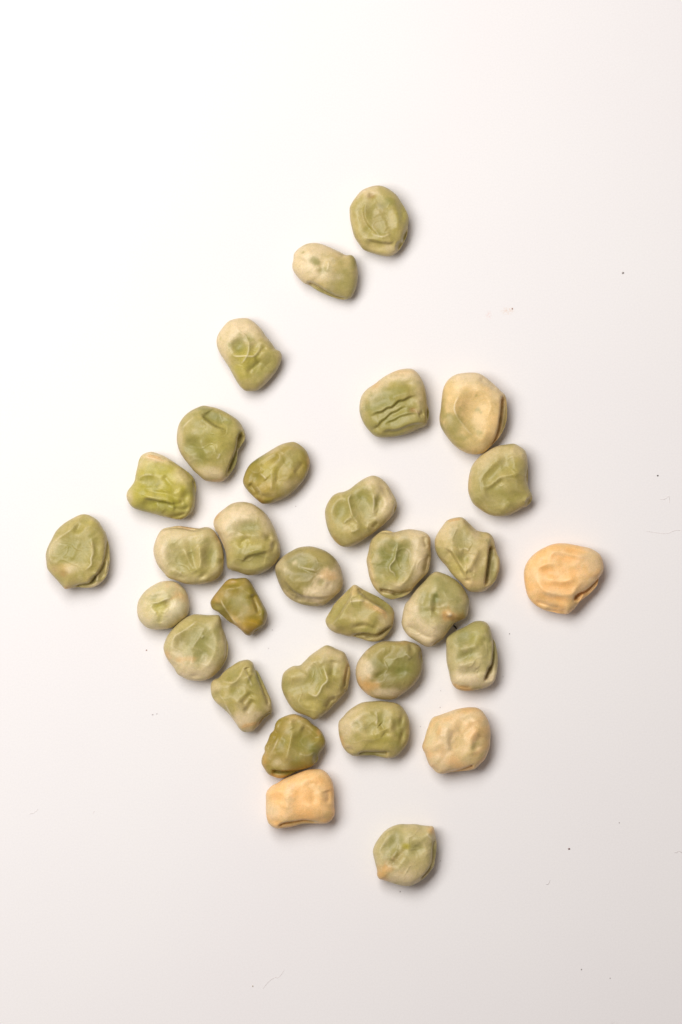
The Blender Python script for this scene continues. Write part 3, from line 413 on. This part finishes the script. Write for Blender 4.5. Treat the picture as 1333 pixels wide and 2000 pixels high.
def closed_spline(pts, n=10):
    P = np.array(pts, float)
    out = []
    N = len(P)
    for i in range(N):
        p0, p1, p2, p3 = P[i - 1], P[i], P[(i + 1) % N], P[(i + 2) % N]
        for t in np.arange(n) / n:
            out.append(0.5 * ((2 * p1) + (p2 - p0) * t + (2 * p0 - 5 * p1 + 4 * p2 - p3) * t * t + (3 * p1 - p0 - 3 * p2 + p3) * t ** 3))
    return np.array(out)

def open_spline(pts, n=5):
    P = np.array(pts, float)
    if len(P) < 3:
        return P
    Q = np.vstack([2 * P[0] - P[1], P, 2 * P[-1] - P[-2]])
    out = []
    for i in range(1, len(Q) - 2):
        p0, p1, p2, p3 = Q[i - 1], Q[i], Q[i + 1], Q[i + 2]
        for t in np.arange(n) / n:
            out.append(0.5 * ((2 * p1) + (p2 - p0) * t + (2 * p0 - 5 * p1 + 4 * p2 - p3) * t * t + (3 * p1 - p0 - 3 * p2 + p3) * t ** 3))
    out.append(P[-1])
    return np.array(out)

def stroke_dist(x, y, pts):
    """distance to a polyline, its sign (positive on the right hand of travel as seen) and an end taper"""
    P = open_spline(pts)
    seg = P[1:] - P[:-1]
    L = np.hypot(seg[:, 0], seg[:, 1]) + 1e-9
    cum = np.concatenate([[0], np.cumsum(L)])
    best = np.full(x.shape, 1e9)
    sgn = np.ones(x.shape)
    arc = np.zeros(x.shape)
    for i in range(len(seg)):
        rx, ry = x - P[i, 0], y - P[i, 1]
        t = np.clip((rx * seg[i, 0] + ry * seg[i, 1]) / L[i] ** 2, 0, 1)
        dx, dy = rx - t * seg[i, 0], ry - t * seg[i, 1]
        d = np.hypot(dx, dy)
        m = d < best
        best = np.where(m, d, best)
        cr = seg[i, 0] * ry - seg[i, 1] * rx
        sgn = np.where(m, np.sign(cr), sgn)
        arc = np.where(m, cum[i] + t * L[i], arc)
    tot = cum[-1]
    tl = max(0.22 * tot, 1e-6)
    taper = smooth01(np.minimum(arc, tot - arc) / tl)
    return best, sgn, taper

def ellip(x, y, cx, cy, rx, ry, ang):
    a = math.radians(ang)
    u = (x - cx) * math.cos(a) + (y - cy) * math.sin(a)
    v = -(x - cx) * math.sin(a) + (y - cy) * math.cos(a)
    return np.sqrt((u / rx) ** 2 + (v / ry) ** 2)

def waves(seed, n, f0, f1):
    r = np.random.RandomState(seed)
    k = []
    for _ in range(n):
        d = r.normal(size=3); d /= np.linalg.norm(d)
        f = math.exp(r.uniform(math.log(f0), math.log(f1)))
        k.append((*(d * f * 2 * math.pi), r.uniform(0, 6.28), (f0 / f) ** 0.6))
    def fn(x, y, z):
        s = np.zeros(x.shape); w = 0
        for kx, ky, kz, ph, a in k:
            s += a * np.sin(kx * x + ky * y + kz * z + ph); w += a * a
        return s / math.sqrt(w * 0.5)
    return fn

AMP = 1.75
RIM = 3.55

class Pea:
    def __init__(self, i, d):
        self.d = d
        sp = closed_spline(d['out'])
        a = sp; b = np.roll(sp, -1, axis=0)
        cr = a[:, 0] * b[:, 1] - b[:, 0] * a[:, 1]
        A = cr.sum() / 2
        self.cx = ((a[:, 0] + b[:, 0]) * cr).sum() / (6 * A)
        self.cy = ((a[:, 1] + b[:, 1]) * cr).sum() / (6 * A)
        th = np.arctan2(sp[:, 1] - self.cy, sp[:, 0] - self.cx)
        ro = np.hypot(sp[:, 0] - self.cx, sp[:, 1] - self.cy) - 0.35
        k = np.argsort(th)
        th, ro = th[k], ro[k]
        g = np.linspace(-math.pi, math.pi, 721)[:-1]
        R = np.interp(g, np.concatenate([th - 2 * math.pi, th, th + 2 * math.pi]), np.tile(ro, 3))
        ker = np.exp(-0.5 * (np.arange(-6, 7) / 1.8) ** 2); ker /= ker.sum()
        R = np.convolve(np.concatenate([R[-6:], R, R[:6]]), ker, 'valid')
        self.g, self.R = g, R
        self.mean = R.mean()
        self.H = d.get('H', 62) * 0.84            # height in data units
        self.zeq = self.H * d.get('eq', 0.37)
        self.n = d.get('n', 2.5)
        self.low = waves(100 + i, 14, 0.012, 0.03)
        self.mid = waves(300 + i, 18, 0.03, 0.085)
        self.mot = waves(500 + i, 16, 0.02, 0.07)
        self.wx = waves(700 + i, 8, 0.015, 0.05); self.wy = waves(800 + i, 8, 0.015, 0.05)
        self.net = waves(900 + i, 12, 0.018, 0.034)
        self.net2 = waves(1000 + i, 14, 0.035, 0.07)
        self.fine = waves(1100 + i, 22, 0.07, 0.2)
        self.finish()

    def finish(self):
        fx, fy = self.cx + np.cos(self.g) * self.R * 0.985, self.cy + np.sin(self.g) * self.R * 0.985
        m = self.fold(fx, fy)
        ker = np.exp(-0.5 * (np.arange(-12, 13) / 5.0) ** 2); ker /= ker.sum()
        m = np.convolve(np.concatenate([m[-12:], m, m[:12]]), ker, 'valid')
        self.Q = self.zeq * (1 - 0.35 * m)

    def Rth(self, th):
        return np.interp(th, np.concatenate([self.g, [math.pi]]), np.concatenate([self.R, [self.R[0]]]))

    def zq(self, th):
        """height of the widest level round the pea; lower where a fold tucks under"""
        return np.interp(th, np.concatenate([self.g, [math.pi]]), np.concatenate([self.Q, [self.Q[0]]]))

    def zbot(self, r, zq):
        n = 2.7
        return zq * (1 - np.clip(1 - r ** n, 0, 1) ** (1 / n))

    def disp(self, x, y):
        """relief of the upper skin, data units"""
        z = np.zeros(x.shape)
        for f in self.d['f']:
            t = f[0]
            if t == 'd':
                _, cx, cy, rx, ry, ang, a = f
                q = ellip(x, y, cx, cy, rx, ry, ang)
                if min(rx, ry) < 9 and a > -3.4:
                    z += 1.3 * a * np.exp(-(q / 1.3) ** 2)
                else:
                    z += (1.6 if a > -3.4 else 0.95) * a * (0.3 * np.exp(-(q / 1.02) ** 4) + 0.7 * np.exp(-(q / 1.12) ** 2))
            elif t == 'g':
                _, w, a, pts = f
                d, s, tp = stroke_dist(x, y, pts)
                k = 0.85 if a > 0 else 1.05
                z += k * a * tp * (0.34 * np.exp(-(d / (1.3 * w)) ** 2) + 0.66 * np.exp(-(d / (3.1 * w)) ** 2))
            elif t == 's' and f[2] < RIM:
                _, w, a, pts = f
                d, s, tp = stroke_dist(x, y, pts)
                sd = d * s
                hi = np.exp(-(d / (2.4 * w)) ** 1.6) * 0.6
                lo = np.exp(-(d / (3.2 * w)) ** 2.0)
                st = np.tanh(sd / 1.6)
                z += 1.15 * a * tp * np.where(sd > 0, hi * st, lo * st)
        return z * AMP

    def fold(self, x, y):
        """where the skin folds under along the side: 1 in the fold, 0 elsewhere"""
        m = np.zeros(x.shape)
        for f in self.d['f']:
            if f[0] == 's' and f[2] >= RIM:
                _, w, a, pts = f
                d, s, tp = stroke_dist(x, y, pts)
                sd = d * s
                edge = 0.5 - 0.5 * np.tanh((sd + 0.8) / 1.1)
                lo = 0.45 + 0.55 * np.exp(-(d / (1.1 * w)) ** 2.0)
                near = np.exp(-(d / (4.2 * w)) ** 4)
                tp = smooth01(tp * 1.4)
                m = np.maximum(m, min(0.85, 0.38 + a / 18.0) * tp * edge * lo * near)
        return m

    def crinkle(self, x, y):
        """fine branching wrinkles of the dried skin between the large folds"""
        o = 0 * x
        x1, y1 = x + 5.0 * self.wx(x, y, o), y + 5.0 * self.wy(x, y, o)
        a, b = self.net(x1, y1, o), self.net2(x1, y1, o)
        patch = smooth01(0.55 + 0.5 * self.low(x + 37, y - 21, o))
        k = 0.48 * self.d.get('cr', 1.0)
        return k * (patch * (1.25 * np.exp(-(a / 0.30) ** 2) - 0.6) + 0.5 * (1 - 0.5 * patch) * np.exp(-(b / 0.35) ** 2) + 0.10 * self.fine(x1, y1, o))

    def top(self, x, y):
        th = np.arctan2(y - self.cy, x - self.cx)
        ro = np.hypot(x - self.cx, y - self.cy)
        r = np.clip(ro / self.Rth(th), 0, 1)
        zq = self.zq(th)
        base = zq + (self.H - zq) * np.clip(1 - r ** self.n, 0, 1) ** (1 / self.n)
        rimw = smooth01((1 - r) / 0.03)
        wav = self.low(x, y, 0 * x) * 0.8 + self.crinkle(x, y)
        z = base + (self.disp(x, y) + wav * smooth01((1 - r) / 0.15)) * rimw
        m = self.fold(x, y) * rimw
        floor_ = self.zbot(r, zq) + 0.42 * zq
        z = z * (1 - m) + np.minimum(z, floor_ + 0.12 * (z - floor_)) * m
        lowest = self.zbot(r, zq) + 2.0 * smooth01((1 - r) / 0.08)
        z = np.maximum(z, lowest)
        z = np.where(r >= 0.9999, zq, z)
        return z

    def pigment(self, x, y, z):
        d = self.d
        c = np.tile(PAL[d.get('base', 'K')], (x.shape[0], 1))
        def mix(c, key, m):
            m = np.clip(m, 0, 1)[:, None]
            return c * (1 - m) + PAL[key] * m
        mo = self.mot(x, y, z)
        if d.get('base', 'K') in 'PU':
            c = mix(c, 'Q', np.clip(0.10 + 0.10 * mo, 0, 0.3))
        else:
            c = mix(c, 'G', np.clip(0.10 + 0.10 * mo, 0, 0.3))
        c = mix(c, 'C', np.clip(0.06 - 0.09 * mo, 0, 0.22))
        m2 = self.fine(x, y, z); m3 = self.net2(x, y, z)
        th = np.arctan2(y - self.cy, x - self.cx)
        rr = np.hypot(x - self.cx, y - self.cy) / self.Rth(th)
        if d.get('base', 'K') not in 'PUMV':
            c = mix(c, 'C', 0.17 * smooth01((rr - 0.62 + 0.08 * mo) / 0.3))
        below = smooth01((z - 0.0) / (self.zeq * 0.8))
        for k in d['c']:
            if isinstance(k[1], (int, float)):
                key, cx, cy, rx, ry, ang, st = k
                q = ellip(x, y, cx, cy, rx, ry, ang) * (1 + 0.16 * mo + 0.13 * m3 + 0.07 * m2)
                c = mix(c, key, st * (0.5 * np.exp(-(q / 1.1) ** 4) + 0.5 * np.exp(-(q / 1.1) ** 2)) * (0.3 + 0.7 * below))
            else:
                key, w, st, pts = k[0], k[2], k[3], k[4]
                dd, s, tp = stroke_dist(x, y, pts)
                c = mix(c, key, st * tp * np.exp(-(dd / w) ** 2))
        for f in d['f']:      # pale wear along sharp crests, with ridge glints painted into the colour
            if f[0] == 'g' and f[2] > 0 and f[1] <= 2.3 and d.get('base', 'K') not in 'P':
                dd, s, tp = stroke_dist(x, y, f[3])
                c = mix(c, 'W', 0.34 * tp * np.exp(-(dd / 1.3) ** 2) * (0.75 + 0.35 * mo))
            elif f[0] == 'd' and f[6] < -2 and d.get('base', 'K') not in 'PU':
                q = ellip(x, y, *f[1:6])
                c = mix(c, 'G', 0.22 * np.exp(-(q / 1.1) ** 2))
        o = 0 * x                 # the crests of the fine wrinkles are painted a little paler too
        x1, y1 = x + 5.0 * self.wx(x, y, o), y + 5.0 * self.wy(x, y, o)
        c = mix(c, 'W', 0.06 * np.exp(-(self.net(x1, y1, o) / 0.22) ** 2))
        return c

def build_pea(i, d):
    d = dict(d)
    p = Pea(i, d)
    th = np.linspace(-math.pi, math.pi, NT + 1)[:-1]
    Rt = p.Rth(th)
    # rings on the upper skin, closer together towards the rim
    a = np.linspace(0, 1, NTOP + 1)[1:]
    rr = 1 - (1 - a) ** 1.25
    rr = rr * 0.35 + np.sin(a * math.pi / 2) * 0.65
    rr[-1] = 1.0
    X, Y, Z = [np.array([p.cx])], [np.array([p.cy])], []
    Z.append(p.top(X[0], Y[0]))
    for r in rr:
        x = p.cx + np.cos(th) * Rt * r
        y = p.cy + np.sin(th) * Rt * r
        X.append(x); Y.append(y)
        Z.append(p.top(x, y) if r < 1 else p.zq(th))
    b = np.linspace(0, math.pi / 2, NBOT + 1)[1:]
    n = 2.7
    for q in b[:-1]:
        r = math.cos(q) ** (2 / n)
        z = p.zq(th) * (1 - math.sin(q) ** (2 / n))
        x0 = p.cx + np.cos(th) * Rt * r
        y0 = p.cy + np.sin(th) * Rt * r
        wob = 1 + 0.022 * p.low(x0, y0, z) * math.sin(2 * q) - 0.03 * math.sin(2 * q) * np.abs(p.mid(x0, y0, z))
        X.append(p.cx + np.cos(th) * Rt * r * wob); Y.append(p.cy + np.sin(th) * Rt * r * wob); Z.append(z)
    X.append(np.array([p.cx])); Y.append(np.array([p.cy])); Z.append(np.array([0.0]))
    X, Y, Z = np.concatenate(X), np.concatenate(Y), np.concatenate(Z)
    nr = NTOP + NBOT - 1
    idx = 1 + np.arange(nr)[:, None] * NT + np.arange(NT)[None, :]
    nx = np.roll(idx, -1, axis=1)
    # image y points down, so a ring runs clockwise seen from above: order the corners for outward normals
    quads = np.stack([idx[:-1], nx[:-1], nx[1:], idx[1:]], axis=-1).reshape(-1, 4)
    last = 1 + nr * NT
    t1 = np.stack([np.zeros(NT, int), nx[0], idx[0]], axis=-1)
    t2 = np.stack([np.full(NT, last), idx[-1], nx[-1]], axis=-1)
    faces = [tuple(q) for q in quads[:, ::1]] + [tuple(q) for q in t1] + [tuple(q) for q in t2]
    # to metres; the outline is where the widest level of the pea stands
    ox, oy = d['o']
    zq = p.zeq * U * S
    k = (D - zq) / D
    cw = np.array([(ox + U * p.cx - 666.5) * S * k, (1000 - oy - U * p.cy) * S * k, 0.0])
    # heights lean the skin's detail outwards a little in a lens view; follow the rim level everywhere
    V = np.stack([(X - p.cx) * U * S * k, -(Y - p.cy) * U * S * k, Z * U * S], axis=-1)
    me = bpy.data.meshes.new("wrinkled_pea")
    me.from_pydata(V.tolist(), [], faces)
    me.polygons.foreach_set("use_smooth", np.ones(len(me.polygons), bool))
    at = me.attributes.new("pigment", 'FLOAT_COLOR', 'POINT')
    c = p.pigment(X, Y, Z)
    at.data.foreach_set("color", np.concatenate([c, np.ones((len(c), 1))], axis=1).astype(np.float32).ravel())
    me.materials.append(MAT_PEA)
    me.update()
    o = bpy.data.objects.new("wrinkled_pea", me)
    o.location = cw
    col.objects.link(o)
    tag(o, d['label'], "pea", "wrinkled dried peas scattered on the white board")
    for (w, pts) in d.get('scar', ()):
        P = open_spline(pts, 10)
        T = np.gradient(P, axis=0); T /= np.linalg.norm(T, axis=1)[:, None]
        Nn = np.stack([-T[:, 1], T[:, 0]], axis=1)
        m = len(P)
        prof = np.linspace(-1, 1, 9)
        sv, sf = [], []
        for j in range(m):
            u = j / (m - 1)
            ww = w * math.sqrt(max(0.02, 1 - (2 * u - 1) ** 4))
            for q in prof:
                xx, yy = P[j] + Nn[j] * ww * q
                zz = p.top(np.array([xx]), np.array([yy]))[0]
                lift = 0.55 * (1 - q ** 4) * (1 - (2 * u - 1) ** 6) - 0.55 * math.exp(-(q / 0.22) ** 2) - 0.12
                sv.append(((xx - p.cx) * U * S * k, -(yy - p.cy) * U * S * k, (zz + lift) * U * S))
        for j in range(m - 1):
            for q in range(8):
                A = j * 9 + q
                sf.append((A, A + 1, A + 10, A + 9))
        sm = bpy.data.meshes.new("seed_scar")
        sm.from_pydata(sv, [], sf)
        sm.polygons.foreach_set("use_smooth", np.ones(len(sm.polygons), bool))
        sm.materials.append(MAT_SCAR)
        so = bpy.data.objects.new("seed_scar", sm)
        so.parent = o
        so["label"] = "tan seed scar on the pea's rim"
        col.objects.link(so)
    return o

for i, d in enumerate(PEAS):
    build_pea(i, d)

# ------------------------------------------------------------------ dust on the board
def speck(px, py, r, kind, label, seed, group=None, sx=1.0, ang=0.0):
    rnd = random.Random(seed)
    vs_, fs = [], []
    nu, nv = 10, 6
    for a in range(nv + 1):
        ph = math.pi * a / nv
        for b in range(nu):
            t = 2 * math.pi * b / nu
            k = 1 + rnd.uniform(-0.22, 0.22)
            u, v = math.cos(t) * math.sin(ph) * r * k * sx, math.sin(t) * math.sin(ph) * r * k
            vs_.append(((u * math.cos(ang) - v * math.sin(ang)) * S, (u * math.sin(ang) + v * math.cos(ang)) * S, (0.5 + 0.5 * math.cos(ph)) * r * 0.9 * S))
    for a in range(nv):
        for b in range(nu):
            c = (b + 1) % nu
            fs.append((a * nu + b, (a + 1) * nu + b, (a + 1) * nu + c, a * nu + c))
    me = bpy.data.meshes.new("dust_speck")
    me.from_pydata(vs_, [], fs)
    me.polygons.foreach_set("use_smooth", np.ones(len(me.polygons), bool))
    me.materials.append(MAT_SPECK[kind])
    o = bpy.data.objects.new("dust_speck", me)
    o.location = px_world(px, py)
    col.objects.link(o)
    tag(o, label, "speck", group)

def fibre(pts, r, kind, label, lift=0.15):
    P = open_spline(pts, 6)
    c0 = P.mean(axis=0)
    T = np.gradient(P, axis=0); T /= np.linalg.norm(T, axis=1)[:, None]
    vs_, fs = [], []
    for j in range(len(P)):
        u = j / (len(P) - 1)
        rr = r * (0.45 + 0.55 * math.sqrt(max(0.0, 1 - (2 * u - 1) ** 6)))
        h = r + lift * math.sin(math.pi * u * 2.3) ** 2
        for b in range(6):
            t = 2 * math.pi * b / 6
            off = math.cos(t) * rr
            x = P[j, 0] - c0[0] - T[j, 1] * off
            y = P[j, 1] - c0[1] + T[j, 0] * off
            vs_.append((x * S, -y * S, (h + math.sin(t) * rr) * S))
    for j in range(len(P) - 1):
        for b in range(6):
            c = (b + 1) % 6
            fs.append((j * 6 + b, j * 6 + c, (j + 1) * 6 + c, (j + 1) * 6 + b))
    me = bpy.data.meshes.new("dust_fibre")
    me.from_pydata(vs_, [], fs)
    me.polygons.foreach_set("use_smooth", np.ones(len(me.polygons), bool))
    me.materials.append(MAT_FIBRE[kind])
    o = bpy.data.objects.new("dust_fibre", me)
    o.location = px_world(c0[0], c0[1])
    col.objects.link(o)
    tag(o, label, "fibre")

SG = "dust specks on the white board"
speck(1217, 533, 2.0, 'grey', "small dark grey speck alone on the bright board level with the topmost peas", 1, SG, 1.15, 0.4)
speck(1001, 603, 1.5, 'brown', "small brown speck beside a faint tan smudge on the board", 2, SG)
speck(1285, 929, 1.5, 'dark', "small round dark speck above the short hooked fibre", 3, SG)
speck(1112, 1658, 1.4, 'red', "elongated dark red-brown speck on the shaded part of the board", 4, SG, 1.5, 0.1)
speck(286.5, 1270, 1.3, 'brown', "tiny brown speck beside the disc-like pea with the sharp corner", 5, SG)
speck(494, 1926, 1.5, 'tan', "small tan speck beside the long faint bent fibre", 6, SG, 0.7)
PAIR = "one of two faint specks lying side by side on the bright board"
DUO = "one of two small grey specks lying apart on the dim board beside a faint smudge"
TWIN = "one of two faint specks between the oblong pea and the cream-beige pea"
for j, (x, y, r, kd, lb) in enumerate((
        (298.5, 1395.5, 1.5, 'pale', PAIR), (306.5, 1394, 1.2, 'pale', PAIR), (1136, 1893.5, 1.2, 'grey', DUO), (1192, 1910.5, 1.0, 'grey', DUO),
        (860, 1381.5, 1.0, 'pale', TWIN), (861, 1349, 1.0, 'pale', TWIN),
        (1210, 1607, 1.0, 'grey', "tiny grey speck between the dark red-brown speck and the short kinked fibre"),
        (995.5, 1238, 1.1, 'grey', "tiny grey speck between the oblong pea and the orange net-ridged pea"),
        (983, 1322, 1.0, 'pale', "faint speck close beside the oblong pea's shadowed side flap"),
        (782, 1741.5, 1.1, 'grey', "tiny grey speck just off the cream side of the lone orange-cornered pea"),
        (861, 1681.5, 0.9, 'grey', "tiny grey speck in the shadow of the lone orange-cornered pea"),
        (578, 989, 1.1, 'pale', "faint speck between the tan-green oval pea and the smooth olive oval pea"),
        (532, 1230.5, 1.0, 'pale', "faint speck close beside the small angular mustard pea"),
        (525, 1266.5, 1.0, 'pale', "faint speck between the mustard pea and the crumpled cushion-shaped pea"),
        (822, 1419, 0.9, 'pale', "faint speck between the dimpled pillow-shaped pea and the cream-beige pea"))):
    speck(x, y, r, kd, lb, 20 + j, SG)
fibre([(1261, 1037.6), (1281, 1040.4), (1293, 1042), (1305, 1041.6), (1314.6, 1037.6), (1322.6, 1035.6), (1336, 1037)], 0.28, 'pale', "long pale wavy fibre lying below the short hooked fibre")
fibre([(1289, 974.8), (1294, 975.6), (1301, 973.6), (1306.6, 969.6), (1308, 976), (1308, 981.6)], 0.28, 'pale', "short pale hooked fibre below the round dark speck")
fibre([(1317.7, 1665.8), (1322, 1665), (1328, 1663), (1336, 1669)], 0.26, 'grey', "short kinked grey fibre running off the shaded side of the board")
fibre([(1066.8, 1727.7), (1071.7, 1726.6), (1075, 1719)], 0.26, 'grey', "tiny grey hook of fibre near the dark red-brown speck")
fibre([(57, 1590), (66, 1588), (70, 1585), (75, 1580.5)], 0.26, 'pale', "tiny forked-looking pale fibre on the bright empty side of the board")
fibre([(182, 1589), (183.5, 1586.5), (185, 1583.5)], 0.26, 'pale', "very short straight pale fibre on the bright board")
fibre([(514, 1931), (524.5, 1918), (536.5, 1909.5), (545, 1909), (556, 1894)], 0.26, 'pale', "long faint bent fibre beside the small tan speck")
fibre([(886.0, 1221.5), (889.5, 1224), (892.2, 1228.5)], 1.3, 'dark', "short thick black fibre in the gap between two green and cream peas", 1.0)
fibre([(929, 1501.5), (932, 1502), (935, 1504.5)], 0.26, 'grey', "tiny grey fibre touching the cream-beige lumpy pea")
